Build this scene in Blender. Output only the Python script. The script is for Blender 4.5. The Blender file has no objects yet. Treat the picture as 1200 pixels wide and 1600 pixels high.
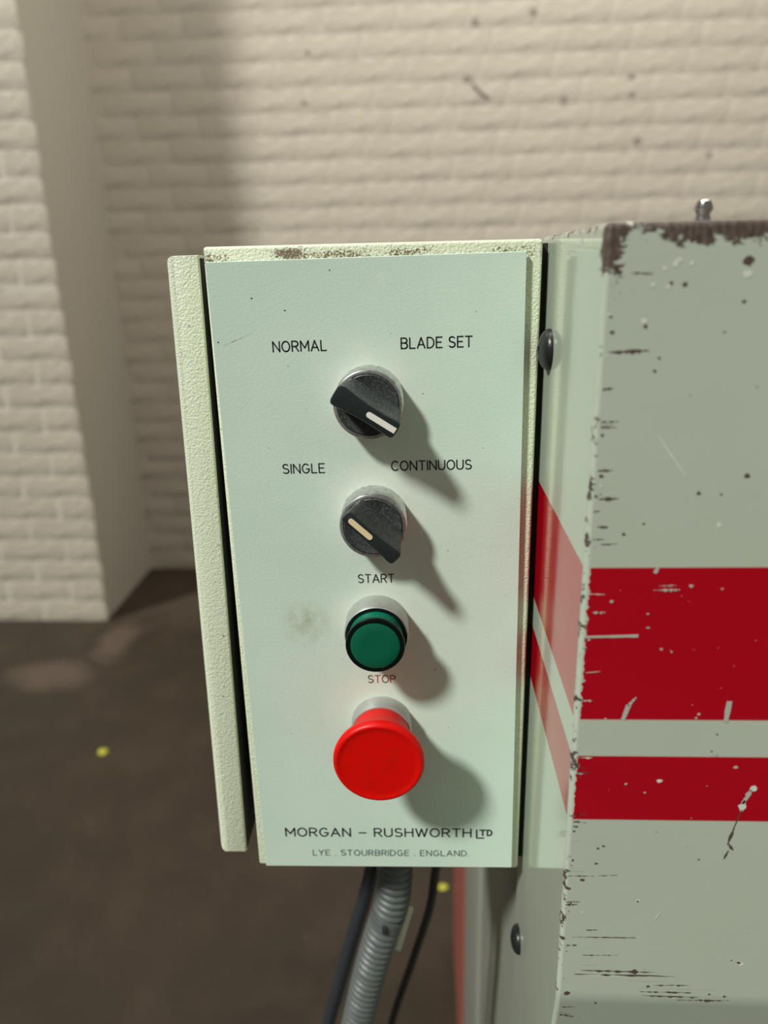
import bpy, bmesh, math, random
from mathutils import Vector, Matrix, noise

sc = bpy.context.scene
COL = sc.collection

# ------------------------------------------------------------------ camera
cam_d = bpy.data.cameras.new('camera')
cam = bpy.data.objects.new('camera', cam_d)
COL.objects.link(cam)
down_c = Vector((85, 3580, 1200)).normalized()
yc = Vector((56, 0, 1200)); yc.y = -(down_c.x * yc.x + down_c.z * yc.z) / down_c.y; yc.normalize()
xc = down_c.cross(yc)
zc = -down_c
right = Vector((xc.x, yc.x, zc.x)); dn = Vector((xc.y, yc.y, zc.y)); fwd = Vector((xc.z, yc.z, zc.z))
M = Matrix.Identity(4)
for i in range(3):
    M[i][0] = right[i]; M[i][1] = -dn[i]; M[i][2] = -fwd[i]
M[2][3] = 1.20
cam.matrix_world = M
cam_d.sensor_fit = 'HORIZONTAL'
cam_d.sensor_width = 36.0
cam_d.lens = 36.0
cam_d.clip_start = 0.01
cam_d.dof.use_dof = True
cam_d.dof.focus_distance = 0.325
cam_d.dof.aperture_fstop = 9.5
sc.camera = cam

# ------------------------------------------------------------------ light
world = bpy.data.worlds.new('world'); sc.world = world
world.use_nodes = True
bg = world.node_tree.nodes['Background']
bg.inputs[0].default_value = (1.0, 0.93, 0.85, 1)
bg.inputs[1].default_value = 0.165
sun_d = bpy.data.lights.new('sun', 'SUN'); sun_d.energy = 4.3; sun_d.angle = math.radians(6.5)
sun_d.color = (1.0, 1.0, 0.955)
sun = bpy.data.objects.new('sun', sun_d); COL.objects.link(sun)
sun.rotation_euler = Vector((1.06, 1.0, -1.47)).to_track_quat('-Z', 'Y').to_euler()
sun.location = (-3, -3, 5)
fill_d = bpy.data.lights.new('wall_fill', 'AREA'); fill_d.shape = 'RECTANGLE'; fill_d.size = 2.4; fill_d.size_y = 1.2
fill_d.energy = 62; fill_d.color = (1.0, 0.95, 0.88)  # added fill lamp, no real fixture; lifts the shade on the back wall
fill = bpy.data.objects.new('wall_fill', fill_d); COL.objects.link(fill)
fill.location = (.3, 1.15, 3.3)
fill.rotation_euler = (Vector((-.8, 2.87, .5)) - fill.location).to_track_quat('-Z', 'Y').to_euler()

sc.view_settings.view_transform = 'Standard'
sc.view_settings.look = 'None'
sc.view_settings.gamma = 1.0
sc.view_settings.exposure = -0.12
sc.view_settings.use_curve_mapping = False

# ------------------------------------------------------------------ material helpers
def s2l(c):
    return tuple(((v / 255) / 12.92 if v / 255 <= .04045 else (((v / 255) + .055) / 1.055) ** 2.4) for v in c) + (1,)

class NT:
    def __init__(s, name, rough=.5, spec=.5, metal=0.0):
        s.m = bpy.data.materials.new(name); s.m.use_nodes = True
        s.t = s.m.node_tree; s.b = s.t.nodes['Principled BSDF']
        s.b.inputs['Roughness'].default_value = rough
        s.b.inputs['Metallic'].default_value = metal
        s.b.inputs['Specular IOR Level'].default_value = spec
        s.tc = s.t.nodes.new('ShaderNodeTexCoord')
        s.P = s.tc.outputs['Object']
        sep = s.t.nodes.new('ShaderNodeSeparateXYZ'); s.L(s.P, sep.inputs[0])
        s.x, s.y, s.z = sep.outputs
    def L(s, a, b): s.t.links.new(a, b)
    def put(s, sock, v):
        if isinstance(v, bpy.types.NodeSocket): s.L(v, sock)
        else: sock.default_value = v
    def mt(s, op, a, b=0.0, c=0.0, clamp=False):
        n = s.t.nodes.new('ShaderNodeMath'); n.operation = op; n.use_clamp = clamp
        s.put(n.inputs[0], a); s.put(n.inputs[1], b); s.put(n.inputs[2], c)
        return n.outputs[0]
    def noise(s, scale, detail=3, rough=.55, vec=None, stretch=None, dist=0):
        n = s.t.nodes.new('ShaderNodeTexNoise')
        n.inputs['Scale'].default_value = scale; n.inputs['Detail'].default_value = detail
        n.inputs['Roughness'].default_value = rough; n.inputs['Distortion'].default_value = dist
        v = vec or s.P
        if stretch:
            mp = s.t.nodes.new('ShaderNodeMapping'); mp.inputs['Scale'].default_value = stretch
            s.L(v, mp.inputs[0]); v = mp.outputs[0]
        s.L(v, n.inputs['Vector'])
        return n.outputs['Fac']
    def ramp(s, v, a, b):       # 0 at a .. 1 at b
        n = s.t.nodes.new('ShaderNodeMapRange'); n.clamp = True
        s.put(n.inputs[0], v)
        n.inputs[1].default_value = a; n.inputs[2].default_value = b
        return n.outputs[0]
    def mix(s, f, a, b):
        n = s.t.nodes.new('ShaderNodeMix'); n.data_type = 'RGBA'
        s.put(n.inputs['Factor'], f); s.put(n.inputs[6], a); s.put(n.inputs[7], b)
        return n.outputs[2]
    def color(s, v): s.put(s.b.inputs['Base Color'], v)
    def bump(s, h, dist, strength=1.0):
        n = s.t.nodes.new('ShaderNodeBump'); n.inputs['Distance'].default_value = dist
        n.inputs['Strength'].default_value = strength
        s.L(h, n.inputs['Height']); s.L(n.outputs[0], s.b.inputs['Normal'])
    def band(s, v, lo, hi, soft=.0002):
        return s.mt('MULTIPLY', s.ramp(v, lo - soft, lo + soft), s.ramp(v, hi + soft, hi - soft))
    def blob(s, cx, cz, rx, rz):    # 1 at centre, 0 at the rim of an ellipse in x/z
        a = s.mt('POWER', s.mt('DIVIDE', s.mt('SUBTRACT', s.x, cx), rx), 2.0)
        a = s.mt('POWER', s.mt('ABSOLUTE', s.mt('DIVIDE', s.mt('SUBTRACT', s.x, cx), rx)), 2.0)
        b = s.mt('POWER', s.mt('ABSOLUTE', s.mt('DIVIDE', s.mt('SUBTRACT', s.z, cz), rz)), 2.0)
        return s.ramp(s.mt('SQRT', s.mt('ADD', a, b)), 1.0, 0.0)

def plain(name, rgb, rough=.5, metal=0.0, spec=.5):
    n = NT(name, rough, spec, metal); n.color(rgb if len(rgb) == 4 else tuple(rgb) + (1,)); return n.m

# painted brickwork
n = NT('painted_brick', .55, .4)
big = n.noise(1.3, 3); fine = n.noise(9, 5, .6)
c = n.mix(n.ramp(big, .35, .65), (.395, .365, .283, 1), (.388, .345, .292, 1))
c = n.mix(n.mt('MULTIPLY', n.ramp(fine, .55, .75), .25), c, (.36, .325, .265, 1))
c = n.mix(n.mt('MULTIPLY', n.ramp(n.noise(14, 2), .74, .79), .8), c, (.22, .18, .15, 1))
n.color(c); n.bump(n.mt('ADD', n.noise(30, 4, .55), n.mt('MULTIPLY', n.noise(9, 3, .55, stretch=(1, 1, 2.2), dist=.5), 2.2)), .0040, .8)
M_BRICK = n.m
n = NT('painted_mortar', .6, .4); n.color((.39, .355, .285, 1)); n.bump(n.noise(30, 4), .004, .8); M_MORTAR = n.m
n = NT('painted_plaster', .6, .4); n.color(n.mix(n.noise(4, 4), (.46, .44, .355, 1), (.50, .465, .385, 1))); n.bump(n.noise(20, 3), .003, .5); M_PLASTER = n.m

# floor: dark worn concrete
n = NT('brown_concrete', .62, .35)
a = n.noise(2.2, 5, .6); b = n.noise(9, 6, .65); d = n.noise(38, 3, .6)
c = n.mix(n.ramp(a, .35, .7), (.021, .0145, .008, 1), (.033, .022, .0125, 1))
c = n.mix(n.mt('MULTIPLY', n.ramp(b, .48, .72), .45), c, (.045, .032, .020, 1))
c = n.mix(n.mt('MULTIPLY', n.ramp(d, .66, .74), .35), c, (.08, .062, .045, 1))
# worn pale patches by the pier's foot
def fl_blob(cx, cy, rx, ry):
    a1 = n.mt('POWER', n.mt('ABSOLUTE', n.mt('DIVIDE', n.mt('SUBTRACT', n.x, cx), rx)), 2.0)
    b1 = n.mt('POWER', n.mt('ABSOLUTE', n.mt('DIVIDE', n.mt('SUBTRACT', n.y, cy), ry)), 2.0)
    return n.ramp(n.mt('SUBTRACT', n.mt('SQRT', n.mt('ADD', a1, b1)), n.mt('MULTIPLY', n.mt('SUBTRACT', n.noise(12, 4), .5), 1.1)), 1.3, .5)
pt = n.mt('MAXIMUM', fl_blob(-1.14, 2.03, .13, .09), fl_blob(-1.02, 2.25, .06, .15))
pt = n.mt('MAXIMUM', pt, n.mt('MULTIPLY', fl_blob(-.85, 2.6, .35, .26), .4))
c = n.mix(n.mt('MULTIPLY', pt, .6), c, (.10, .073, .052, 1))
n.color(c); n.bump(n.noise(60, 4), .002, .5); M_FLOOR = n.m

# machine paint: grey-green gloss with two red bands, brown primer where it chipped
def machine_paint(name, stripes=True, chips=True):
    n = NT(name, .10, .5)
    n.b.inputs['IOR'].default_value = 1.62
    base = n.mix(n.noise(25, 4), (.435, .500, .395, 1), (.460, .525, .420, 1))
    sm = n.ramp(n.noise(7, 3), .5, .8)
    base = n.mix(n.mt('MULTIPLY', sm, .35), base, (.470, .490, .400, 1))
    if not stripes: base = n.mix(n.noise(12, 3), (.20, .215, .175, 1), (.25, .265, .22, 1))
    col = base
    if stripes:
        st = n.mt('MAXIMUM', n.band(n.z, 1.0455, 1.1024), n.band(n.z, 1.0033, 1.0306))
        rag = n.mt('MULTIPLY', n.mt('SUBTRACT', n.noise(420, 4, .6), .5), .0032)
        worn = n.mt('MULTIPLY', n.mt('LESS_THAN', n.mt('ADD', n.x, rag), .05435), n.mt('LESS_THAN', n.y, .2345))
        st = n.mt('MULTIPLY', st, n.mt('SUBTRACT', 1.0, worn))
        spk = n.mt('GREATER_THAN', n.noise(420, 2, .5), .86)
        st = n.mt('MULTIPLY', st, n.mt('SUBTRACT', 1.0, spk))
        col = n.mix(st, col, (.40, .001, .010, 1))
    if chips:
        nz = n.mt('ADD', n.mt('MULTIPLY', n.noise(420, 6, .7, stretch=(.55, 1.0, 1.0), dist=.6), .55), n.mt('MULTIPLY', n.noise(130, 3, .6, dist=.8), .45)); nz = n.mt('ADD', n.mt('MULTIPLY', n.mt('SUBTRACT', nz, .5), 1.7), .5); nl = n.noise(60, 3)
        dx = n.mt('SUBTRACT', n.x, .0524); dy = n.mt('SUBTRACT', n.y, .2325)
        dc = n.mt('MAXIMUM', dx, n.mt('MULTIPLY', dy, .8))
        e1 = n.mt('MULTIPLY', n.ramp(dc, .0034, .0), .26)
        e1 = n.mt('MULTIPLY', e1, n.ramp(nl, .38, .6))
        tz = n.ramp(n.z, 1.1985, 1.2065)
        tx = n.ramp(n.x, .060, .074)
        front = n.ramp(n.y, .30, .25)
        e2 = n.mt('MULTIPLY', n.mt('MULTIPLY', tz, n.mt('ADD', n.mt('MULTIPLY', tx, .36), .10)), front)
        e2 = n.mt('MULTIPLY', e2, n.ramp(n.noise(45, 2), .12, .42))
        e3 = n.mt('MULTIPLY', n.blob(.0528, 1.2010, .0088, .0175), .44)
        e3 = n.mt('MULTIPLY', e3, n.ramp(n.y, .240, .2345))
        e5 = n.mt('MULTIPLY', n.blob(.0790, 1.2035, .0095, .0055), .45)
        e4 = n.mt('MULTIPLY', n.mt('MULTIPLY', n.ramp(n.z, 1.2035, 1.2065), n.ramp(n.x, .0560, .0530)), .18)
        e = n.mt('MAXIMUM', n.mt('MAXIMUM', e1, e2), n.mt('MAXIMUM', e3, e4))
        e = n.mt('MAXIMUM', e, n.mt('MULTIPLY', e5, front))
        v = n.mt('MULTIPLY', n.mt('ADD', nz, e), n.ramp(e, .002, .03))
        halo = n.ramp(v, .655, .668)
        col = n.mix(n.mt('MULTIPLY', halo, .8), col, (.50, .52, .44, 1))
        m = n.ramp(v, .672, .682)
        brown = n.mix(n.ramp(n.noise(650, 4, .7, stretch=(1, 1, .35)), .38, .66), (.038, .022, .014, 1), (.135, .100, .078, 1))
        col = n.mix(m, col, brown)
        n.put(n.b.inputs['Roughness'], n.mt('ADD', .09, n.mt('MULTIPLY', m, .5)))
        n.bump(n.mt('SUBTRACT', n.mt('MULTIPLY', n.noise(120, 2), .10), m), .0003, .7)
    else:
        n.bump(n.noise(120, 2), .0003, .12)
    n.color(col)
    return n.m
M_MACH = machine_paint('grey_green_gloss_paint')
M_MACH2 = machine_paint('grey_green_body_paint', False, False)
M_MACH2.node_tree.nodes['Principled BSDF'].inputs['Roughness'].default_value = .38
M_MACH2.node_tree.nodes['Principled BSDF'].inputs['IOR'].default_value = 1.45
M_REDP = plain('red_paint', (.27, .075, .058), .4)
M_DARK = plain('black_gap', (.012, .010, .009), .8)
M_CHIP = plain('brown_primer', (.085, .055, .042), .6)
M_LIGHTCHIP = plain('pale_scratch', (.62, .66, .56), .4)
M_GREYCHIP = plain('grey_undercoat', (.43, .44, .37), .4)

# textured cream paint
def cream(name, rust):
    n = NT(name, .42, .4)
    tex = n.noise(1150, 2, .45)
    col = n.mix(n.noise(30, 3), (.67, .735, .54, 1), (.72, .785, .59, 1))
    if rust:
        g = n.noise(900, 4, .7)
        e = n.mt('MULTIPLY', n.blob(-.0525, 1.2012, .0105, .0036), .45)
        e = n.mt('MAXIMUM', e, n.mt('MULTIPLY', n.mt('MULTIPLY', n.band(n.z, 1.1975, 1.2022, .001), n.ramp(n.noise(40, 2), .38, .6)), .20))
        m = n.ramp(n.mt('ADD', g, e), .62, .72)
        col = n.mix(n.mt('MULTIPLY', m, .9), col, (.13, .085, .035, 1))
    sp = n.ramp(n.noise(260, 2, .5), 0.735, .755)
    col = n.mix(n.mt('MULTIPLY', sp, .9), col, (.13, .10, .045, 1))
    n.color(col); n.bump(tex, .0007, .7)
    return n.m
M_CREAM = cream('cream_textured_paint', True)
M_CREAM2 = cream('cream_textured_paint_flange', False)

# faceplate
n = NT('pale_green_plate', .32, .45)
col = n.mix(n.ramp(n.noise(18, 4), .35, .7), (.560, .700, .585, 1), (.605, .735, .625, 1))
hz = n.noise(60, 4, .6)
for (cx, cz, r, k) in ((.0, 1.1435 - 1.046, .034, .45), (.0, 1.092 - 1.046, .034, .6), (0, 1.038 - 1.046, .032, .55), (0, .984 - 1.046, .034, .5)):
    col = n.mix(n.mt('MULTIPLY', n.ramp(n.mt('ADD', n.blob(cx, cz, r, r), n.mt('SUBTRACT', hz, .5)), .15, .6), k), col, (.72, .77, .67, 1))
st = n.mt('MULTIPLY', n.blob(-.034, 1.036 - 1.046, .0145, .0135), n.ramp(n.noise(230, 5, .7, stretch=(1, 1, .6)), .35, .75))
col = n.mix(n.mt('MULTIPLY', st, 1.1, clamp=True), col, (.34, .34, .20, 1))
sp = n.ramp(n.noise(330, 2, .5), .785, .80)
col = n.mix(sp, col, (.12, .13, .10, 1))
n.color(col); n.bump(n.noise(900, 3), .00025, .35)
M_PLATE = n.m
M_PLATE_EDGE = plain('plate_core', (.62, .55, .48), .6)

M_INK = plain('black_ink', (.012, .016, .016), .5)
M_INKGREY = plain('dark_green_ink', (.055, .085, .08), .5)
M_INKRED = plain('red_ink', (.42, .012, .012), .5)
n = NT('worn_chrome', .22, .5, .92)
f = n.noise(500, 5, .7)
n.color(n.mix(n.ramp(f, .45, .7), (.62, .63, .62, 1), (.28, .28, .27, 1)))
n.put(n.b.inputs['Roughness'], n.mt('ADD', .16, n.mt('MULTIPLY', f, .25))); M_CHROME = n.m
n = NT('dull_zinc', .45, .5, .55); n.color(n.mix(n.noise(300, 4), (.48, .50, .47, 1), (.36, .38, .35, 1))); M_ZINC = n.m
n = NT('dusty_black_plastic', .5, .5)
dn_ = n.noise(1400, 3, .7)
col = n.mix(n.ramp(dn_, .52, .66), (.028, .034, .033, 1), (.120, .130, .118, 1))
n.color(col); n.bump(n.noise(900, 2), .0003, .4); M_DUSTY = n.m
n = NT('black_plastic', .38, .5)
n.color(n.mix(n.ramp(n.noise(1200, 3, .7), .58, .75), (.013, .019, .018, 1), (.05, .055, .052, 1))); M_BLACK = n.m
M_WHITELINE = plain('white_inlay', (.80, .78, .70), .4)
M_CREAMLINE = plain('yellowed_inlay', (.74, .62, .36), .4)
n = NT('green_cap', .25, .3); n.color((.002, .105, .052, 1)); n.b.inputs['Coat Weight'].default_value = .2; M_GREEN = n.m
n = NT('green_cap_side', .25, .5); n.color(n.mix(n.noise(400, 3), (.004, .16, .09, 1), (.01, .24, .14, 1))); M_GREEN2 = n.m
M_GREEN3 = plain('dark_green_rim', (.0008, .005, .0035), .3, spec=.3)
n = NT('red_plastic', .40, .28)
n.color(n.mix(n.ramp(n.noise(200, 4), .4, .7), (.66, .0015, .0, 1), (.58, .003, .001, 1)))
n.b.inputs['Subsurface Weight'].default_value = .0; M_REDBTN = n.m
n = NT('gunmetal', .33, .5, .6); n.color(n.mix(n.noise(300, 4), (.022, .023, .024, 1), (.045, .045, .044, 1))); M_SCREW = n.m
n = NT('bright_steel', .18, .5, 1.0); n.color((.62, .62, .60, 1)); M_STEEL = n.m
n = NT('grey_conduit', .48, .5, .2); n.color(n.mix(n.noise(150, 4), (.085, .098, .095, 1), (.135, .150, .142, 1))); M_CONDUIT = n.m
M_RUBBER = plain('black_rubber', (.022, .026, .030), .45)
M_RUBBER2 = plain('brown_black_rubber', (.014, .010, .008), .5)
M_TAG = plain('ivory_plastic', (.72, .70, .58), .5)
M_LEAF = plain('yellow_scrap', (.36, .35, .03), .6)

# ------------------------------------------------------------------ object helpers
def link(name, me, parent=None, at=None):
    o = bpy.data.objects.new(name, me); COL.objects.link(o)
    if parent is not None:
        o.parent = parent
        o.location = at if at is not None else -parent.location if parent.parent is None else (0, 0, 0)
    elif at is not None: o.location = at
    return o

def obj(name, bm, mats, parent=None, smooth=True, at=None, angle=35):
    me = bpy.data.meshes.new(name)
    bmesh.ops.recalc_face_normals(bm, faces=bm.faces[:])
    bm.to_mesh(me); bm.free()
    for m in (mats if isinstance(mats, (list, tuple)) else [mats]): me.materials.append(m)
    if smooth:
        for p in me.polygons: p.use_smooth = True
        try: me.set_sharp_from_angle(angle=math.radians(angle))
        except Exception: pass
    return link(name, me, parent, at)

def thing(name, label, cat, loc, group=None):
    o = bpy.data.objects.new(name, None); COL.objects.link(o); o.location = loc
    o.empty_display_size = .02
    o['label'] = label; o['category'] = cat
    if group: o['group'] = group
    return o

def box_bm(lo, hi, bev=0.0, seg=3):
    bm = bmesh.new(); bmesh.ops.create_cube(bm, size=1)
    for v in bm.verts:
        for i in range(3): v.co[i] = lo[i] + (v.co[i] + .5) * (hi[i] - lo[i])
    if bev > 0:
        bmesh.ops.bevel(bm, geom=bm.edges[:], offset=bev, segments=seg, profile=.5, affect='EDGES')
    return bm

def sheared_box(bm, fn):
    for v in bm.verts: v.co = fn(v.co)
    return bm

def lathe(bm, prof, c, n=64, mat=0, mats=None, axis='Y'):
    """prof: list of (radius, protrusion towards -Y); c: centre on the plate"""
    rings = []
    for r, p in prof:
        if r < 1e-7:
            rings.append([bm.verts.new((c[0], c[1] - p, c[2]))])
        else:
            rings.append([bm.verts.new((c[0] + r * math.cos(2 * math.pi * k / n), c[1] - p, c[2] + r * math.sin(2 * math.pi * k / n))) for k in range(n)])
    for i in range(len(rings) - 1):
        A, B = rings[i], rings[i + 1]
        mi = mats[i] if mats else mat
        for k in range(n):
            k2 = (k + 1) % n
            if len(A) == 1 and len(B) == 1: continue
            if len(A) == 1: f = bm.faces.new((A[0], B[k], B[k2]))
            elif len(B) == 1: f = bm.faces.new((A[k2], A[k], B[0]))
            else: f = bm.faces.new((A[k], B[k], B[k2], A[k2]))
            f.material_index = mi
    return bm

def tube(bm, pts, rfun, n=16, cap=True):
    pts = [Vector(p) for p in pts]; rings = []
    up = Vector((0, 1, 0)); L = 0
    for i, p in enumerate(pts):
        t = (pts[min(i + 1, len(pts) - 1)] - pts[max(i - 1, 0)]).normalized()
        a = up.cross(t).normalized(); b = t.cross(a)
        if i: L += (p - pts[i - 1]).length
        r = rfun(L) if callable(rfun) else rfun
        rings.append([bm.verts.new(p + a * r * math.cos(2 * math.pi * k / n) + b * r * math.sin(2 * math.pi * k / n)) for k in range(n)])
    for i in range(len(rings) - 1):
        for k in range(n):
            bm.faces.new((rings[i][k], rings[i][(k + 1) % n], rings[i + 1][(k + 1) % n], rings[i + 1][k]))
    if cap:
        bm.faces.new(rings[0][::-1]); bm.faces.new(rings[-1])
    return bm

def spline(keys, step):
    """Catmull-Rom through keys, sampled about every step metres"""
    K = [Vector(k) for k in keys]; K = [2 * K[0] - K[1]] + K + [2 * K[-1] - K[-2]]
    out = []
    for i in range(1, len(K) - 2):
        m = max(2, int((K[i + 1] - K[i]).length / step))
        for j in range(m):
            t = j / m
            out.append(.5 * ((2 * K[i]) + (K[i + 1] - K[i - 1]) * t + (2 * K[i - 1] - 5 * K[i] + 4 * K[i + 1] - K[i + 2]) * t * t + (3 * K[i] - K[i - 1] - 3 * K[i + 1] + K[i + 2]) * t ** 3))
    out.append(K[-2]); return out

# ------------------------------------------------------------------ the setting
def structure(o): o['kind'] = 'structure'; return o
bm = bmesh.new(); bmesh.ops.create_grid(bm, x_segments=2, y_segments=2, size=1)
for v in bm.verts: v.co = Vector((v.co.x * 3.6 + .2, v.co.y * 3.6 - .2, 0))
structure(obj('floor', bm, M_FLOOR, smooth=False))

rnd = random.Random(5)
def brick_mesh(L, Hh, D, seed, ragged=False):
    """front faces -Y; softly rounded face under thick paint, uneven outline"""
    r = random.Random(seed); bm = bmesh.new()
    nx = 5
    rows = []
    def jit(a): return (r.random() - .5) * a
    zs = [(0, 1.0), (.07, .14), (.5, 0), (.93, .16), (1, 1.0)]
    for j, (v, dz) in enumerate(zs):
        row = []
        for i in range(nx):
            u = i / (nx - 1)
            u = (0, .035, .5, .965, 1)[i]
            du = (1.0, .2, 0, .2, 1.0)[i]
            y = max(dz, du) * D
            row.append(bm.verts.new((u * L + jit(.004), y * .9 + jit(.0008), v * Hh + jit(.0035))))
        rows.append(row)
    for j in range(len(zs) - 1):
        for i in range(nx - 1):
            bm.faces.new((rows[j][i], rows[j][i + 1], rows[j + 1][i + 1], rows[j + 1][i]))
    me = bpy.data.meshes.new('brick'); bm.to_mesh(me); bm.free()
    me.materials.append(M_BRICK)
    for p in me.polygons: p.use_smooth = True
    return me

CH = .0755
def brick_wall(parent, x0, x1, yf, z1, vis, seed, face_d=.0017):
    r = random.Random(seed)
    st = [brick_mesh(.2235, .0735, face_d, seed * 50 + k) for k in range(7)]
    hd = [brick_mesh(.1105, .0735, face_d, seed * 50 + 20 + k) for k in range(5)]
    left = []
    for c in range(int(z1 / CH)):
        z = c * CH + .001
        head = False
        W = .1135 if head else .2265
        off = (.0565 if head else (.113 if c % 2 else 0))
        x = x1 if parent.name.startswith('wall_left') else x0 - off - r.uniform(0, .05)
        right_anchor = parent.name.startswith('wall_left')
        if right_anchor: x = x1 - W + (0 if not (c % 2) else .0) ; first = True
        while (x > x0 if right_anchor else x < x1):
            me = r.choice(hd if head else st)
            w = W; sx = 1
            if not right_anchor: sx = r.uniform(.90, 1.08); w = W * sx
            if right_anchor and first and (c % 2): sx = .5
            first_w = W * sx
            bx = x if not (right_anchor and first and sx != 1) else x1 - first_w
            loc = (bx + r.uniform(-.002, .002), yf + r.uniform(0, .0006), z + r.uniform(-.002, .002))
            if right_anchor and first: loc = (bx + r.uniform(-.001, .007), loc[1], loc[2])
            if vis(bx + w / 2, z + CH / 2):
                o = bpy.data.objects.new('brick', me); COL.objects.link(o)
                o.parent = parent; o.location = Vector(loc) - parent.location
                o.scale = (sx, 1, 1); o.rotation_euler = (r.uniform(-.006, .008), r.uniform(-.012, .012), r.uniform(-.002, .002))
            else: left.append((me, loc, sx))
            if right_anchor:
                x = bx - W; first = False
            else: x += w
    if left:
        bm = bmesh.new()
        for me, loc, sx in left:
            k = len(bm.verts); bm.from_mesh(me); bm.verts.ensure_lookup_table()
            for v in bm.verts[k:]:
                v.co.x *= sx; v.co += Vector(loc)
        o = obj('brickwork', bm, M_BRICK, parent); o['kind'] = 'stuff'

YW = 2.868
wb = structure(obj('wall_back', box_bm((-1.12, YW + .0014, 0), (2.6, YW + .25, 3.0)), M_MORTAR, smooth=False))
brick_wall(wb, -1.06, 2.5, YW, 3.0, lambda x, z: (-1.4 < x < 1.72 and 1.18 < z < 2.14) or (x < -.55 and z < 2.14), 3)
M_HOLE = plain('dark_wall_mark', (.23, .20, .16), .8)
rw = random.Random(2)
for hx, hz_, hr in ((0.183,1.908,0.0157),(0.160,1.746,0.0177),(0.478,1.674,0.0177),(0.700,1.682,0.0157),(0.696,1.735,0.0138),(0.369,1.929,0.0157),(-0.385,1.690,0.0098),(0.728,1.542,0.0177),(0.971,1.494,0.0118),(-0.366,1.837,0.0098)):
    bm = bmesh.new()
    lathe(bm, [(hr * .8, .0), (hr * .65, .0016), (hr * .45, .0012), (0, -.001)], (0, 0, 0), 10)
    for v in bm.verts: v.co = Vector((v.co.x * rw.uniform(.8, 1.2), v.co.y, v.co.z * rw.uniform(.7, 1.1)))
    o = obj('nail_hole', bm, M_HOLE, wb, at=Vector((hx, YW - .0005, hz_)))
bm = bmesh.new()
tube(bm, [(0.177, YW, 1.730), (0.203, YW - .001, 1.705), (0.229, YW, 1.687)], .006, 8)
obj('wall_gouge', bm, M_HOLE, wb)
YP = 2.393
wl = structure(obj('wall_left', box_bm((-2.9, YP + .0014, 0), (-1.108, YW + .25, 3.0), .004, 2), M_PLASTER, smooth=False))
brick_wall(wl, -2.9, -1.103, YP, 3.0, lambda x, z: x > -1.62 and z < 2.0, 8)

# yellow scraps and pale crumbs on the floor
def scrap(name, x, y, s, label, cat, mat, group, seed):
    r = random.Random(seed); bm = bmesh.new()
    bmesh.ops.create_icosphere(bm, subdivisions=2, radius=s)
    for v in bm.verts:
        k = 1 + .35 * noise.noise(v.co * (1.7 / s) + Vector((seed, 0, 0)))
        v.co = Vector((v.co.x * k * 1.15, v.co.y * k, max(v.co.z * k * .35, -s * .2)))
    zmin = min(v.co.z for v in bm.verts)
    for v in bm.verts: v.co.z -= zmin
    o = obj(name, bm, mat, at=(x, y, .0)); o['label'] = label; o['category'] = cat
    if group: o['group'] = group
    return o
scrap('leaf_scrap', -.8245, 1.644, .0125, 'small yellow leaf scrap on the brown floor left of the control box', 'leaf', M_LEAF, 'yellow leaf scraps on the floor', 3)
scrap('leaf_scrap', .038, 1.2175, .009, 'small yellow leaf scrap on the floor under the control box, right of the conduit', 'leaf', M_LEAF, 'yellow leaf scraps on the floor', 9)
M_CRUMB = plain('pale_crumb', (.15, .125, .105), .8)

# ------------------------------------------------------------------ the machine
XS, YF, ZT = .0524, .2325, 1.2072
mach = thing('sheet_metal_machine', 'grey-green painted steel machine with two red stripes and chipped brown edges', 'machine', (.33, .62, 0))
bm = bmesh.new(); bmesh.ops.create_cube(bm, size=1)
lo, hi = (XS, YF, .02), (.62, .3505, ZT)
for v in bm.verts:
    for i in range(3): v.co[i] = lo[i] + (v.co[i] + .5) * (hi[i] - lo[i])
def near(v, i, val): return abs(v.co[i] - val) < 1e-6
ed = [e for e in bm.edges if all(near(v, 2, ZT) for v in e.verts)]
ev = [e for e in bm.edges if abs(e.verts[0].co.z - e.verts[1].co.z) > .1]
bmesh.ops.bevel(bm, geom=ed + ev, offset=.0019, segments=4, profile=.5, affect='EDGES')
# below the fold the front panel slopes back
for zc in (.9200, .9135, .865, .85, 1.196):
    bmesh.ops.bisect_plane(bm, geom=bm.verts[:] + bm.edges[:] + bm.faces[:], plane_co=(0, 0, zc), plane_no=(0, 0, 1))
for v in bm.verts:
    if v.co.z < .8655 and v.co.y < .25: v.co.y += .012
# the rear of the top rolls down
for v in bm.verts:
    if v.co.z > 1.15 and v.co.y > .33 and v.co.z > ZT - .003: v.co.z -= .0015
column = obj('front_housing', bm, M_MACH, mach, angle=50)
wn = column.modifiers.new('weighted', 'WEIGHTED_NORMAL'); wn.keep_sharp = True; wn.weight = 90
# lower kick line: slight fold that runs across the front panel near the bottom of view
obj('body_panel', box_bm((XS + .0022, .352, .03), (.62, .574, 1.196), .003, 3), M_MACH2, mach)
obj('panel_gap', box_bm((XS + .010, .572, .04), (.60, .604, 1.19)), M_DARK, mach, smooth=False)
obj('rear_panel', box_bm((XS + .001, .602, .03), (.62, .802, 1.196), .004, 3), M_MACH2, mach)
obj('corner_strip', box_bm((XS - .0005, .800, .0), (.62, 1.10, 1.19), .006, 3), M_REDP, mach)['label'] = 'red painted rear edge strip'
obj('plinth', box_bm((.07, .26, 0), (.60, .82, .035)), M_DARK, mach, smooth=False)

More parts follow.
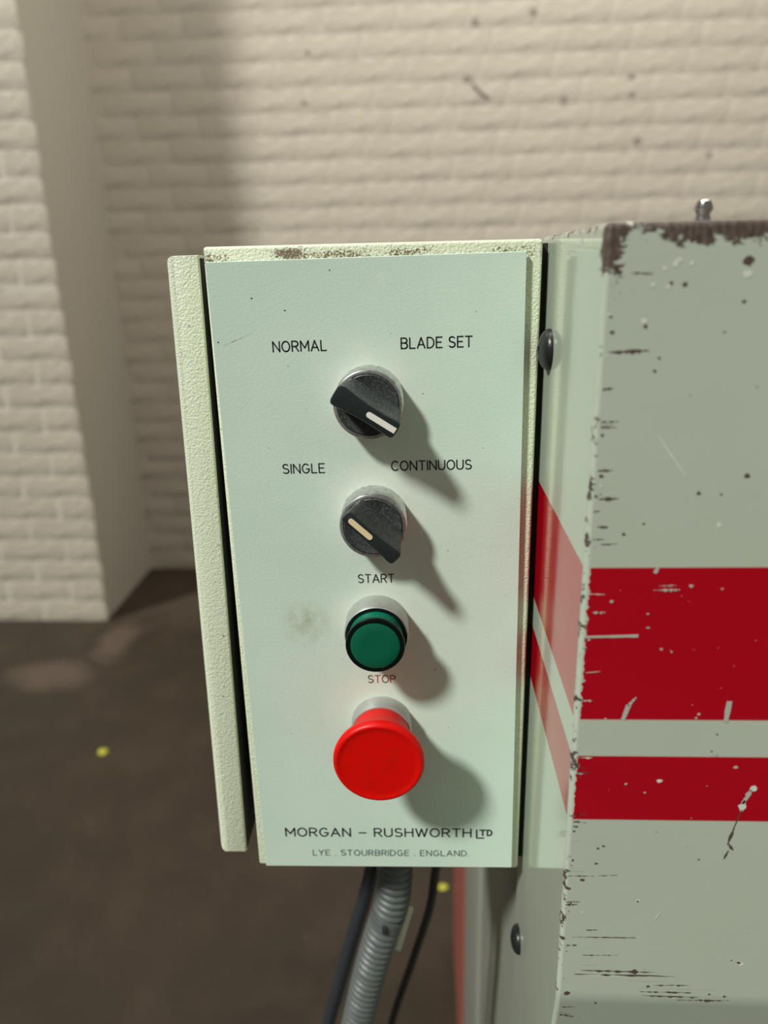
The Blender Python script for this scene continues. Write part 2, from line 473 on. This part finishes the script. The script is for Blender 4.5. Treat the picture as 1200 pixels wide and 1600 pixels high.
def dome_screw(y, z, r, h, parent):
    bm = bmesh.new()
    prof = [(r * 1.0, 0), (r * 1.0, h * .12)] + [(r * math.cos(a), h * .12 + h * .88 * math.sin(a)) for a in [math.pi / 2 * k / 8 for k in range(1, 8)]] + [(r * .22, h * .99), (r * .20, h * .80), (0, h * .78)]
    lathe(bm, prof, (0, 0, 0), 32)
    for v in bm.verts: v.co = Vector((XS - (-v.co.y), y + v.co.x, z + v.co.z))
    return obj('dome_screw', bm, M_SCREW, parent)
dome_screw(.3185, 1.1620, .0083, .0048, mach)
dome_screw(.3330, .8365, .0078, .0046, mach)

# grease nipple on the top
bm = bmesh.new()
prof = [(.0036, -.002), (.0036, .0002), (.0025, .0004), (.0024, .0014), (.0021, .0022), (.0022, .0028), (.0028, .0036), (.0029, .0043), (.0021, .0064), (.0018, .0066), (.0007, .0065), (.0005, .0060), (0, .0060)]
lathe(bm, prof, (0, 0, 0), 32)
for v in bm.verts: v.co = Vector((.0887 + v.co.x, .262 - v.co.z, ZT - v.co.y))
obj('grease_nipple', bm, M_STEEL, mach)['label'] = 'small steel grease nipple'

# paint damage on the front panel: thin flakes with their own outlines
def flake(bm, pts, y, mi=0):
    f = bm.faces.new([bm.verts.new((p[0], y, p[1])) for p in pts]); f.material_index = mi
def streak(bm, a, b, w, y, rr, mi=0, taper=True, seg=7, jag=.5):
    a = Vector(a); b = Vector(b); t = (b - a); nrm = Vector((-t.y, t.x)).normalized()
    up, dnp = [], []
    for k in range(seg + 1):
        u = k / seg
        ww = w * (math.sin(math.pi * min(max(u, .06), .94)) ** .5 if taper else 1) * (1 + rr.uniform(-jag, jag))
        c = a + t * u
        up.append(c + nrm * ww / 2); dnp.append(c - nrm * ww / 2 * (1 + rr.uniform(-jag, jag)))
    flake(bm, [(p.x, p.y) for p in up + dnp[::-1]], y, mi)
def spot(bm, x, z, r, y, rr, mi=0, n=9):
    ph = rr.random() * 6
    flake(bm, [(x + r * (1 + rr.uniform(-.35, .35)) * math.cos(ph + 6.283 * k / n), z + r * .8 * (1 + rr.uniform(-.35, .35)) * math.sin(ph + 6.283 * k / n)) for k in range(n)], y, mi)
YC = YF - .00012; YC2 = YF - .00020
rr = random.Random(11); bm = bmesh.new()
# 0 brown, 1 pale, 2 grey
streak(bm, (.0724, 1.1454), (.0817, 1.1327), .00045, YC2, rr, 1, True, 8, .2)
streak(bm, (.0543, 1.0775), (.0716, 1.0780), .0010, YC2, rr, 2, False, 10, .12)
streak(bm, (.0690, 1.0455), (.0705, 1.0515), .0016, YC2, rr, 2, False, 4, .1)
streak(bm, (.0703, 1.0510), (.0728, 1.0545), .0010, YC2, rr, 2, True, 6, .5)
streak(bm, (.1040, 1.0448), (.1042, 1.0532), .0019, YC2, rr, 2, False, 4, .15)
streak(bm, (.1123, 1.0985), (.1130, 1.1020), .0008, YC2, rr, 2, True, 4, .2)
streak(bm, (.0750, 1.1005), (.0758, 1.1025), .0012, YC2, rr, 2, False, 3, .2)
streak(bm, (.0752, 1.0945), (.0835, 1.0947), .0006, YC2, rr, 2, True, 12, .9)
streak(bm, (.0765, 1.0960), (.0825, 1.0962), .0004, YC2, rr, 2, True, 12, .9)
streak(bm, (.0560, 1.0865), (.0602, 1.0866), .0006, YC2, rr, 2, True, 9, .9)
streak(bm, (.0550, 1.0640), (.0600, 1.0645), .0003, YC2, rr, 2, True, 9, .5)
# the tear through the lower stripe
for a, b, w, mi in (((.1178, 1.0182), (.1155, 1.0168), .0022, 1), ((.1160, 1.0170), (.1138, 1.0110), .0018, 2), ((.1142, 1.0125), (.1136, 1.0078), .0022, 1), ((.1138, 1.0085), (.1118, 1.0000), .0005, 0), ((.1120, 1.0005), (.1105, .9930), .0010, 0), ((.1108, .9935), (.1128, .9905), .0009, 0), ((.1112, .9905), (.1100, .9865), .0007, 0)):
    streak(bm, a, b, w, YC2, rr, mi, True, 6, .35)
# horizontal rubs near the corner
for z, x0, x1, w, mi in ((1.1712, .0555, .0672, .0006, 0), (1.1935, .0600, .0665, .0003, 0), (1.1350, .0545, .0592, .0006, 0), (1.1257, .0553, .0614, .0008, 0), (1.1216, .0540, .0560, .0004, 0),
                         (1.1165, .0556, .0590, .0005, 0), (1.1105, .0566, .0622, .0003, 0), (.9775, .0535, .0635, .0004, 0), (.9778, .065, .072, .00025, 0), (.9650, .0535, .0590, .0005, 0), (.9637, .0535, .0580, .0009, 0),
                         (.9515, .0620, .0665, .0004, 0), (.9478, .0570, .0810, .0004, 0), (.9388, .0615, .0750, .0004, 0), (.9310, .0610, .0900, .0006, 0), (.9290, .0590, .0980, .0006, 0), (.9285, .062, .078, .0004, 1),
                         (.9205, .0850, .1050, .0006, 0), (.9185, .0860, .1080, .0005, 0), (.9240, .0900, .1040, .0004, 0), (.9225, .0840, .1150, .0004, 2), (.9165, .1000, .1200, .0006, 0), (.9340, .060, .068, .0003, 2), (.9262, .078, .096, .0003, 2), (.9800, .0536, .0600, .0003, 2)):
    streak(bm, (x0, z), (x1, z + rr.uniform(-.0004, .0004)), w, YC, rr, mi, True, 16, .95)
for x, z, r, mi in ((.0725, 1.1958, .0011, 1), (.0735, 1.1968, .0008, 1), (.0695, 1.1945, .0007, 1), (.0770, 1.1958, .0008, 1), (.0665, 1.1900, .0007, 1), (.0718, 1.1905, .0006, 0), (.0755, 1.1900, .0008, 0), (.0710, 1.1895, .0008, 1),
                    (.0648, 1.1800, .0009, 1), (.0655, 1.1785, .0007, 0), (.0560, 1.1770, .0007, 0), (.0702, 1.1693, .0004, 0), (.0692, 1.1655, .0006, 0), (.0882, 1.1765, .0003, 0), (.0925, 1.1960, .0017, 0), (.0930, 1.1925, .0013, 1), (.0928, 1.1850, .0006, 0),
                    (.0860, 1.1275, .0007, 0), (.0930, 1.1270, .0004, 0), (.1000, 1.1330, .0010, 0), (.0935, 1.1170, .0010, 1), (.0700, 1.1175, .0004, 0), (.0640, 1.1140, .0006, 0), (.0745, 1.0810, .0005, 2), (.0740, 1.0860, .0004, 2), (.0620, 1.0905, .0006, 2), (.0795, 1.0730, .0005, 2),
                    (.0945, 1.0480, .0006, 2), (.0938, 1.0465, .0005, 2), (.0830, 1.0720, .0004, 2), (.0870, 1.0960, .0007, 2), (.0970, 1.0950, .0004, 2), (.0838, 1.0205, .0010, 1), (.0720, 1.0190, .0005, 2), (.0790, 1.0155, .0005, 2), (.1095, 1.0265, .0008, 2), (.0630, 1.0460, .0005, 2), (.102, 1.0315, .0009, 2), (.1015, 1.0400, .0004, 0), (.1005, 1.0330, .0004, 0),
                    (.0592, .9758, .0009, 0), (.0640, .9905, .0005, 0), (.0660, .9915, .0005, 0), (.0638, .9835, .0006, 0), (.0805, .9660, .0010, 1), (.0805, .9660, .0005, 0), (.0820, .9310, .0013, 0), (.0880, .9235, .0007, 0), (.0565, .9190, .0013, 0), (.0985, .9180, .0008, 1), (.1055, .9180, .0006, 0), (.1090, .9168, .0006, 0),
                    (.1222, .9363, .0012, 1), (.1215, .9366, .0007, 0), (.1185, .9378, .0004, 0), (.0600, .9600, .0005, 1), (.0855, .9325, .0005, 2), (.1010, .9860, .0004, 0), (.0960, .9920, .0004, 2), (.1120, .9200, .0005, 0), (.1180, .9190, .0007, 0), (.0680, .9140, .0005, 0)):
    spot(bm, x, z, r, YC2 if mi == 2 else (YC if mi else YC - .00006), rr, mi)
streak(bm, (.0872, .9570), (.0895, .9605), .0006, YC2, rr, 1, True, 6, .4)
for k in range(44):
    x = rr.uniform(.056, .135); z = rr.uniform(.905, 1.195)
    red = 1.0455 < z < 1.1024 or 1.0033 < z < 1.0306
    spot(bm, x, z, rr.uniform(.00010, .00024), YC, rr, 2 if red else rr.choice((0, 2, 1)), 6)
# ragged chips beside the corner
for k in range(46):
    z = rr.uniform(.905, 1.19); w = rr.uniform(.0004, .0016)
    if 1.04 < z < 1.11 and rr.random() < .6: continue
    mi = rr.choice((0, 0, 0, 1, 2))
    if k % 2: spot(bm, XS + .0019 + w * .4 + rr.uniform(0, .0015), z, w * .5, YC, rr, mi, 8)
    else: streak(bm, (XS + .0020, z), (XS + .0030 + rr.uniform(.0008, .0045), z + rr.uniform(-.0003, .0003)), rr.uniform(.0002, .0006), YC, rr, mi, True, 8, .9)
o = obj('paint_chip', bm, [M_CHIP, M_LIGHTCHIP, M_GREYCHIP], mach, smooth=False); o['kind'] = 'stuff'; o['label'] = 'brown and pale paint chips and scratches'

# ------------------------------------------------------------------ control box
P = .325
cb = thing('control_box', 'cream steel control box with pale green faceplate, two selectors, green and red buttons', 'control box', (-.02, .36, .889))
# lid behind the plate
bm = box_bm((-.0887, .3280, .8902), (.0493, .3440, 1.2046), .0014, 3)
lid = obj('lid', bm, M_CREAM, cb)
bm = box_bm((-.0830, .345, .8930), (.0482, .405, 1.2000), .003, 3)
obj('enclosure', bm, M_CREAM2, cb)
obj('gap_shade', box_bm((.0480, .3350, .8920), (.0523, .3980, 1.2030)), M_DARK, cb, smooth=False)['label'] = 'black strip standing in for shade in the gap between the box and the machine'  # black filler added so the open gap looks shaded
# side flange, leaning slightly
lean = lambda c: Vector((c.x - .1063 - .0045 * (1.2 - c.z) / .305, c.y, c.z))
bm = box_bm((.0, .3325, .8945), (.0143, .3990, 1.2015))
bmesh.ops.bevel(bm, geom=[e for e in bm.edges if all(v.co.x < .001 for v in e.verts)], offset=.0040, segments=5, profile=.5, affect='EDGES')
bmesh.ops.bevel(bm, geom=[e for e in bm.edges if all(v.co.y < .333 and v.co.x > .0030 for v in e.verts)], offset=.0005, segments=2, profile=.5, affect='EDGES')
sheared_box(bm, lean)
fb = box_bm((.0120, .3345, .8958), (.0147, .3985, 1.2002)); sheared_box(fb, lean)  # black strip added over the flange's unlit side, shade put into colour
obj('flange_shade', fb, M_DARK, cb, smooth=False)['label'] = 'black strip standing in for shade on the inner side of the flange'
obj('side_flange', bm, M_CREAM2, cb)['label'] = 'cream side flange set apart by a dark gap'
obj('hinge_plate', box_bm((-.0960, .385, .90), (-.080, .399, 1.19)), M_DARK, cb, smooth=False)

# faceplate: its own local frame, tipped 0.6 degrees
PC = Vector((-.0208, P, 1.0462)); ROT = math.radians(.60)
PW, PH = .1300, .3063
bm = box_bm((-PW / 2, 0, -PH / 2), (PW / 2, .0016, PH / 2), .0002, 1)
for f in bm.faces:
    if abs(f.normal.y) < .5: f.material_index = 1
fp = obj('faceplate', bm, [M_PLATE, M_PLATE_EDGE], cb, smooth=False, at=PC - cb.location)
fp.rotation_euler = (0, -ROT, 0)
bmg = box_bm((-PW / 2 + .0015, .0016, -PH / 2 + .002), (PW / 2 - .002, .0032, PH / 2 - .002))
gs = obj('gasket', bmg, M_DARK, cb, smooth=False, at=PC - cb.location); gs.rotation_euler = (0, -ROT, 0)
for f in ():
    pass
def to_plate(x, z):
    d = Vector((x - PC.x, z - PC.z)); c, s = math.cos(-ROT), math.sin(-ROT)
    return d.x * c - d.y * s, d.x * s + d.y * c

# ---- engraved lettering: single-stroke letters widened into ribbons
def arc(cx, cy, rx, ry, a0, a1, n=12):
    return [(cx + rx * math.cos(math.radians(a0 + (a1 - a0) * k / n)), cy + ry * math.sin(math.radians(a0 + (a1 - a0) * k / n))) for k in range(n + 1)]
G = {
 'A': (.70, [[(0, 0), (.35, 1), (.70, 0)], [(.12, .33), (.58, .33)]]),
 'B': (.58, [[(0, 0), (0, 1), (.32, 1)] + arc(.32, .765, .23, .235, 90, -90) + [(0, .53)], [(.32, .53)] + arc(.32, .265, .26, .265, 90, -90) + [(0, 0)]]),
 'C': (.64, [arc(.35, .5, .35, .5, 48, 312, 20)]),
 'D': (.62, [[(0, 0), (0, 1), (.22, 1)] + arc(.22, .5, .40, .5, 90, -90, 16) + [(0, 0)]]),
 'E': (.52, [[(.52, 1), (0, 1), (0, 0), (.52, 0)], [(0, .52), (.44, .52)]]),
 'G': (.68, [arc(.35, .5, .35, .5, 48, 325, 20) + [(.68, .44), (.40, .44)]]),
 'H': (.62, [[(0, 0), (0, 1)], [(.62, 0), (.62, 1)], [(0, .52), (.62, .52)]]),
 'I': (.0, [[(0, 0), (0, 1)]]),
 'L': (.48, [[(0, 1), (0, 0), (.48, 0)]]),
 'M': (.74, [[(0, 0), (0, 1), (.37, .30), (.74, 1), (.74, 0)]]),
 'N': (.62, [[(0, 0), (0, 1), (.62, 0), (.62, 1)]]),
 'O': (.72, [arc(.36, .5, .36, .5, 0, 360, 24)]),
 'P': (.56, [[(0, 0), (0, 1), (.30, 1)] + arc(.30, .74, .26, .26, 90, -90) + [(0, .48)]]),
 'R': (.58, [[(0, 0), (0, 1), (.30, 1)] + arc(.30, .74, .26, .26, 90, -90) + [(0, .48)], [(.30, .48), (.58, 0)]]),
 'S': (.56, [arc(.28, .75, .25, .25, 35, 270, 14)[:-1] + arc(.28, .25, .28, .25, 90, -145, 14)]),
 'T': (.60, [[(0, 1), (.60, 1)], [(.30, 1), (.30, 0)]]),
 'U': (.60, [[(0, 1), (0, .30)] + arc(.30, .30, .30, .30, 180, 360, 12) + [(.60, 1)]]),
 'W': (.92, [[(0, 1), (.23, 0), (.46, .95), (.69, 0), (.92, 1)]]),
 'Y': (.62, [[(0, 1), (.31, .48), (.62, 1)], [(.31, .48), (.31, 0)]]),
 '-': (.55, [[(0, .45), (.55, .45)]]),
 '.': (.0, [[(0, .0), (.0, .04)]]),
 ' ': (.20, []),
}
def ribbon(bm, pl, hw, y):
    def q(p): return bm.verts.new((p[0], y, p[1]))
    n = len(pl)
    for i in range(n - 1):
        a = Vector(pl[i]); b = Vector(pl[i + 1]); t = b - a
        if t.length < 1e-9: continue
        nn = Vector((-t.y, t.x)).normalized() * hw
        bm.faces.new([q(a + nn), q(a - nn), q(b - nn), q(b + nn)])
    for i, p in enumerate(pl):
        if 0 < i < n - 1:
            t1 = (Vector(pl[i]) - Vector(pl[i - 1])).normalized(); t2 = (Vector(pl[i + 1]) - Vector(pl[i])).normalized()
            if t1.dot(t2) > .97: continue
        bm.faces.new([q((p[0] + hw * math.cos(k * math.pi / 4), p[1] + hw * math.sin(k * math.pi / 4))) for k in range(8)])
def word_polys(txt, sp):
    x = 0; out = []
    for ch in txt:
        w, pls = G[ch]
        for pl in pls: out.append([(x + a, b) for a, b in pl])
        x += w + sp
    return out, x - sp
def lettering(txt, x0, x1, zb, h, mat, weight=.070, sp=.24, extra=None, label=None, wk=1.0):
    """x0..x1 and baseline zb in plate coordinates"""
    pls, W = word_polys(txt, sp)
    sx = (x1 - x0) / W
    bm = bmesh.new()
    for pl in pls: ribbon(bm, [(x0 + a * sx, zb + b * h) for a, b in pl], weight * h, -.00006)
    if extra: extra(bm)
    for f in bm.faces: pass
    me = bpy.data.meshes.new('lettering'); bm.normal_update()
    for f in bm.faces:
        if f.normal.y > 0: f.normal_flip()
    bm.to_mesh(me); bm.free(); me.materials.append(mat)
    o = bpy.data.objects.new('lettering', me); COL.objects.link(o); o.parent = fp
    if label: o['label'] = label
    return o
def L2(txt, xa, za, xb, zb, h, mat, **k):
    a = to_plate(xa, za); b = to_plate(xb, zb)
    lettering(txt, a[0], b[0], (a[1] + b[1]) / 2 , h, mat, **k)
L2('NORMAL', -.0618, 1.1624, -.0394, 1.1624, .00415, M_INK, label='black lettering NORMAL')
L2('BLADE SET', -.0080, 1.1627, .0213, 1.1630, .00425, M_INK, label='black lettering BLADE SET')
L2('SINGLE', -.0610, 1.1094, -.0426, 1.1094, .00405, M_INK, label='black lettering SINGLE')
L2('CONTINUOUS', -.0130, 1.1103, .0217, 1.1103, .00410, M_INK, sp=.22, label='black lettering CONTINUOUS')
L2('START', -.0294, 1.0567, -.0130, 1.0567, .00400, M_INK, label='black lettering START')
L2('STOP', -.0263, 1.0041, -.0133, 1.0041, .00385, M_INKRED, label='red lettering STOP')
a0 = to_plate(.0272, .9125)
def ltd(bm):
    x, z = a0; s = .0036
    ribbon(bm, [(x, z + .0051), (x, z), (x + .0036, z)], .00042, -.00006)
    ribbon(bm, [(x + .0016, z + .0050), (x + .0046, z + .0050)], .00042, -.00006)
    ribbon(bm, [(x + .0031, z + .0050), (x + .0031, z + .0016)], .00042, -.00006)
    d = [(0, 0), (0, 1), (.25, 1)] + arc(.25, .5, .40, .5, 90, -90, 10) + [(0, 0)]
    ribbon(bm, [(x + .0055 + u * .0034, z + .0016 + v * .0034) for u, v in d], .00042, -.00006)
L2('MORGAN - RUSHWORTH', -.0722, .9127, .0242, .9127, .0050, M_INK, weight=.082, sp=.26, extra=ltd, label='dark lettering with the maker\'s name')
L2('LYE . STOURBRIDGE . ENGLAND.', -.0585, .9004, .0231, .9004, .0034, M_INKGREY, weight=.075, sp=.27, label='dark lettering with the maker\'s town')

# ---- specks of dirt on the plate
rs = random.Random(4); bm = bmesh.new()
for px_, pz_, pr_ in ((-0.0142,0.1485,0.00034),(-0.0337,0.1332,0.00034),(-0.0471,0.1385,0.00034),(-0.0628,0.1211,0.00041),(0.0227,0.0973,0.00027),(-0.0340,0.1104,0.00020),(0.0097,0.1227,0.00017),(0.0450,0.1304,0.00020),(-0.0276,0.0917,0.00017),(-0.0451,0.0752,0.00017),(0.0153,-0.1306,0.00020),(0.0394,-0.1031,0.00024),(0.0263,-0.0352,0.00034),(0.0292,-0.0528,0.00020),(-0.0180,-0.0293,0.00017),(-0.0357,-0.0223,0.00017),(0.0325,-0.0676,0.00024),(0.0328,0.0258,0.00024),(0.0229,-0.0160,0.00017),(0.0483,0.0731,0.00017),(0.0334,0.1170,0.00017),(-0.0524,-0.0538,0.00017),(-0.0422,-0.0912,0.00017),(-0.0456,-0.0704,0.00017),(0.0591,0.0033,0.00017),(0.0539,-0.0472,0.00014),(-0.0279,-0.1267,0.00017),(0.0550,-0.1426,0.00017),(0.0051,-0.1388,0.00014),(-0.0155,-0.1494,0.00017),(-0.0251,0.0646,0.00014),(0.0039,0.1091,0.00020),(-0.0004,0.1095,0.00020),(0.0059,0.0542,0.00027),(0.0039,0.0549,0.00027)):
    spot(bm, px_, pz_, pr_ * 1.1, -.00005, rs, 0, 7)
streak(bm, (-.0610, .1195), (-.0480, .1245), .00007, -.00005, rs, 1, True, 12, .8)
for f in bm.faces:
    if f.normal.y > 0: f.normal_flip()
me = bpy.data.meshes.new('dirt_speck'); bm.to_mesh(me); bm.free(); me.materials.append(M_INK); me.materials.append(M_INKGREY)
o = bpy.data.objects.new('dirt_speck', me); COL.objects.link(o); o.parent = fp; o['kind'] = 'stuff'

# ---- selector switches
def selector(x, z, pr, ang, side, line_mat, label, kw=1.0):
    """ang: direction of the marked end, degrees from +x towards +z"""
    R0 = .01475
    bm = bmesh.new()
    lathe(bm, [(R0 + .0003, -.0002), (R0, .002), (R0 - .00005, pr - .0012), (R0 - .0004, pr - .0003), (R0 - .0009, pr), (.01305, pr), (.01300, pr - .0012)], (x, P, z), 72)
    root = obj('selector_switch', bm, M_CHROME, cb); root['label'] = label
    bm = bmesh.new()
    lathe(bm, [(.01300, pr - .0016), (.01295, pr - .0004), (.0122, pr + .0002), (.0115, pr - .0002), (0, pr - .0002)], (x, P, z), 64)
    d = obj('dial', bm, M_DUSTY, root, at=(0, 0, 0))
    # handle
    ca, sa = math.cos(math.radians(ang)), math.sin(math.radians(ang))
    bm = bmesh.new()
    def outline(hl, hwA, hwB, waist, rc):
        pts = []
        N = 10
        for k in range(N + 1):                      # far (marked) end cap
            a = -math.pi / 2 + math.pi * k / N
            s = (abs(math.sin(a)) ** .55) * (1 if a > 0 else -1); cc = abs(math.cos(a)) ** .55
            pts.append((hl - rc + rc * cc, hwA * s))
        for k in range(1, 8):
            u = 1 - 2 * k / 8; w = hwA + (hwB - hwA) * (1 - u) / 2
            pts.append(((hl - rc) * u, w - waist * (1 - u * u)))
        for k in range(N + 1):
            a = math.pi / 2 + math.pi * k / N
            s = (abs(math.sin(a)) ** .55) * (1 if math.sin(a) > 0 else -1); cc = abs(math.cos(a)) ** .55
            pts.append((-(hl - rc) - rc * cc, hwB * s))
        for k in range(1, 8):
            u = -1 + 2 * k / 8; w = hwB + (hwA - hwB) * (1 + u) / 2
            pts.append(((hl - rc) * u, -(w - waist * (1 - u * u))))
        return pts
    top = .0268
    levels = [(pr - .0008, outline(.0124, .0068, .0068, .0, .004)),
              (pr + .0015, outline(.0129, .0062, .0064, .0002, .004)),
              (pr + .0070, outline(.0139, .0048, .0054, .0005, .0032)),
              (top - .0007, outline(.0146, .0038, .0046, .0007, .0028)),
              (top - .0001, outline(.0143, .0035, .0043, .0007, .0026)),
              (top, outline(.0139, .0032, .0040, .0007, .0024))]
    rings = []
    for p, o_ in levels:
        o_ = [(u, v * (1 if p < pr + .004 else kw)) for u, v in o_]
        rings.append([bm.verts.new((x + u * ca - v * sa, P - p, z + u * sa + v * ca)) for u, v in o_])
    m = len(rings[0])
    for i in range(len(rings) - 1):
        for k in range(m): bm.faces.new((rings[i][k], rings[i][(k + 1) % m], rings[i + 1][(k + 1) % m], rings[i + 1][k]))
        if i < 2:
            for f in bm.faces[-m:] if False else []: pass
    bm.faces.new(rings[-1]); bm.faces.new(rings[0][::-1])
    bm.faces.ensure_lookup_table()
    for f in bm.faces:
        yy = P - f.calc_center_median().y
        f.material_index = 0 if yy > top - .0008 else 1
    h = obj('handle', bm, [M_BLACK, M_DUSTY], root, at=(0, 0, 0), angle=24)
    # inlaid line
    bm = bmesh.new()
    u0, u1 = side
    pts = [(u1, -.0012), (u1, .0012)] + [(u0 + .0012 - .0012 * math.sin(math.pi * k / 6), .0012 * math.cos(math.pi * k / 6)) for k in range(7)]
    if u1 < .0135: pts = [(u1 - .0012 + .0012 * math.sin(math.pi * k / 6), -.0012 * math.cos(math.pi * k / 6)) for k in range(7)] + pts[2:]
    lo_ = [bm.verts.new((x + u * ca - v * sa, P - top + .001, z + u * sa + v * ca)) for u, v in pts]
    hi_ = [bm.verts.new((x + u * ca - v * sa, P - top - .00022, z + u * sa + v * ca)) for u, v in pts]
    for k in range(len(pts)): bm.faces.new((lo_[k], lo_[(k + 1) % len(pts)], hi_[(k + 1) % len(pts)], hi_[k]))
    bm.faces.new(hi_)
    obj('indicator_line', bm, line_mat, root, smooth=False, at=(0, 0, 0))
    return root
selector(-.0218, 1.1412, .0110, -33, (.0005, .0138), M_WHITELINE, 'upper selector switch with black handle and white line')
selector(-.0211, 1.0885, .0125, 180 - 43, (-.0005, .0122), M_CREAMLINE, 'lower selector switch with black handle and yellowed line', .74)

# ---- start button
x, z = -.0211, 1.0352
bm = bmesh.new()
lathe(bm, [(.0151, -.0002), (.0149, .002), (.0148, .0105), (.0145, .0117), (.0142, .0120), (.0139, .0115), (.0139, .004)], (x, P, z), 72)
pb = obj('push_button', bm, M_ZINC, cb); pb['label'] = 'green push button in a grey metal bezel'
bm = bmesh.new(); lathe(bm, [(.0138, .0098), (.0138, .0119), (.0128, .0122), (.0120, .0100)], (x, P, z), 64)
obj('inner_ring', bm, M_GREEN3, pb, at=(0, 0, 0))
bm = bmesh.new()
nseg = 96
prof = [(.0122, .006), (.0124, .0120), (.0126, .0180), (.0129, .0188)]
lathe(bm, prof, (x, P, z), nseg)
obj('cap_side', bm, M_GREEN2, pb, at=(0, 0, 0))
bm = bmesh.new(); lathe(bm, [(.0129, .0188), (.0132, .0192), (.0133, .0204), (.0131, .0209), (.0112, .0210), (.0110, .0208)], (x, P, z), 72)
obj('cap_rim', bm, M_GREEN3, pb, at=(0, 0, 0))
bm = bmesh.new(); lathe(bm, [(.0112, .0205), (.0110, .0211), (.0106, .0213), (.006, .02115), (0, .0211)], (x, P, z), 72)
obj('cap_face', bm, M_GREEN, pb, at=(0, 0, 0))

# ---- stop button
x, z = -.0203, .9815
bm = bmesh.new(); lathe(bm, [(.0150, -.0002), (.0147, .0015), (.0147, .0075), (.0142, .0084), (.0120, .0085)], (x, P, z), 72)
es = obj('emergency_stop', bm, M_ZINC, cb); es['label'] = 'red mushroom stop button on a grey collar'
bm = bmesh.new()
lathe(bm, [(.0130, .006), (.0137, .0090), (.0138, .0125), (.0142, .0165), (.0152, .0202), (.0172, .0236), (.0194, .0262), (.0206, .0278), (.0210, .0294), (.0209, .0306), (.0204, .0317), (.0197, .0324), (.0190, .0326), (.0184, .0323), (.016, .0322), (.010, .0323), (0, .0324)], (x, P, z), 96)
obj('mushroom_head', bm, M_REDBTN, es, at=(0, 0, 0), angle=80)

# ------------------------------------------------------------------ conduit and cables
keys = [(-.0165, .372, .893), (-.0172, .371, .860), (-.0195, .371, .826), (-.0275, .372, .795), (-.0365, .375, .757), (-.0462, .380, .707), (-.062, .39, .63), (-.095, .42, .48), (-.14, .48, .30), (-.19, .54, .14), (-.26, .62, .03), (-.36, .72, .0125), (-.50, .80, .0125)]
con = thing('flexible_conduit', 'ribbed grey flexible conduit coming out under the control box', 'conduit', (-.06, .40, .0))
pitch = .0052
path = spline(keys, pitch / 6)
bm = bmesh.new()
def rib(L):
    u = (L / pitch) % 1.0
    return .0088 + .0021 * (math.sin(math.pi * u) ** .7)
tube(bm, path, rib, 20)
obj('ribbed_hose', bm, M_CONDUIT, con)
bm = bmesh.new(); lathe(bm, [(.0, .0), (.0125, .0), (.0130, .002), (.0130, .009), (.0115, .0105), (.0, .0105)], (0, 0, 0), 8)
for v in bm.verts: v.co = Vector((-.0165 + v.co.x, .372 + v.co.z, .8935 + v.co.y))
obj('gland_nut', bm, M_RUBBER, con, smooth=False)
bm = bmesh.new()
i0 = min(range(len(path)), key=lambda i: abs(path[i].z - .8115))
tube(bm, path[i0 - 4:i0 + 6], .0107, 20)
for f in bm.faces: pass
obj('cable_tie', bm, M_CONDUIT, con)
c0 = path[i0]
obj('tie_head', box_bm((c0.x - .0030, c0.y - .0120, c0.z - .003), (c0.x + .0002, c0.y - .0095, c0.z + .003), .0008, 2), M_RUBBER, con)

def cable(name, keys, r, mat, label):
    bm = bmesh.new(); tube(bm, spline(keys, .008), r, 14)
    o = obj(name, bm, mat); o['label'] = label; o['category'] = 'cable'
    return o
cable('black_cable', [(-.0255, .392, .893), (-.0280, .392, .862), (-.0352, .393, .818), (-.0485, .397, .765), (-.0655, .405, .694), (-.090, .415, .60), (-.15, .45, .45), (-.22, .50, .25), (-.28, .56, .10), (-.36, .60, .008), (-.50, .62, .006)], .0049, M_RUBBER, 'black cable hanging left of the ribbed conduit')
cable('thin_cable', [(.014, .395, .893), (.0108, .41, .83), (.0075, .42, .80), (.0035, .43, .757), (-.0092, .44, .697), (-.0270, .45, .6185), (-.042, .48, .50), (-.055, .54, .33), (-.06, .62, .15), (-.08, .75, .01), (-.15, .90, .004)], .0030, M_RUBBER2, 'thin dark cable hanging right of the ribbed conduit')
bm = box_bm((-.0022, -.0008, -.0185), (.0022, .0008, .0185), .0006, 2)
tag_o = obj('cable_tag', bm, M_TAG, at=(-.0136, .382, .7895)); tag_o.rotation_euler = (0, math.radians(14), 0)
tag_o['label'] = 'narrow ivory plastic tag hanging beside the ribbed conduit'; tag_o['category'] = 'tag'
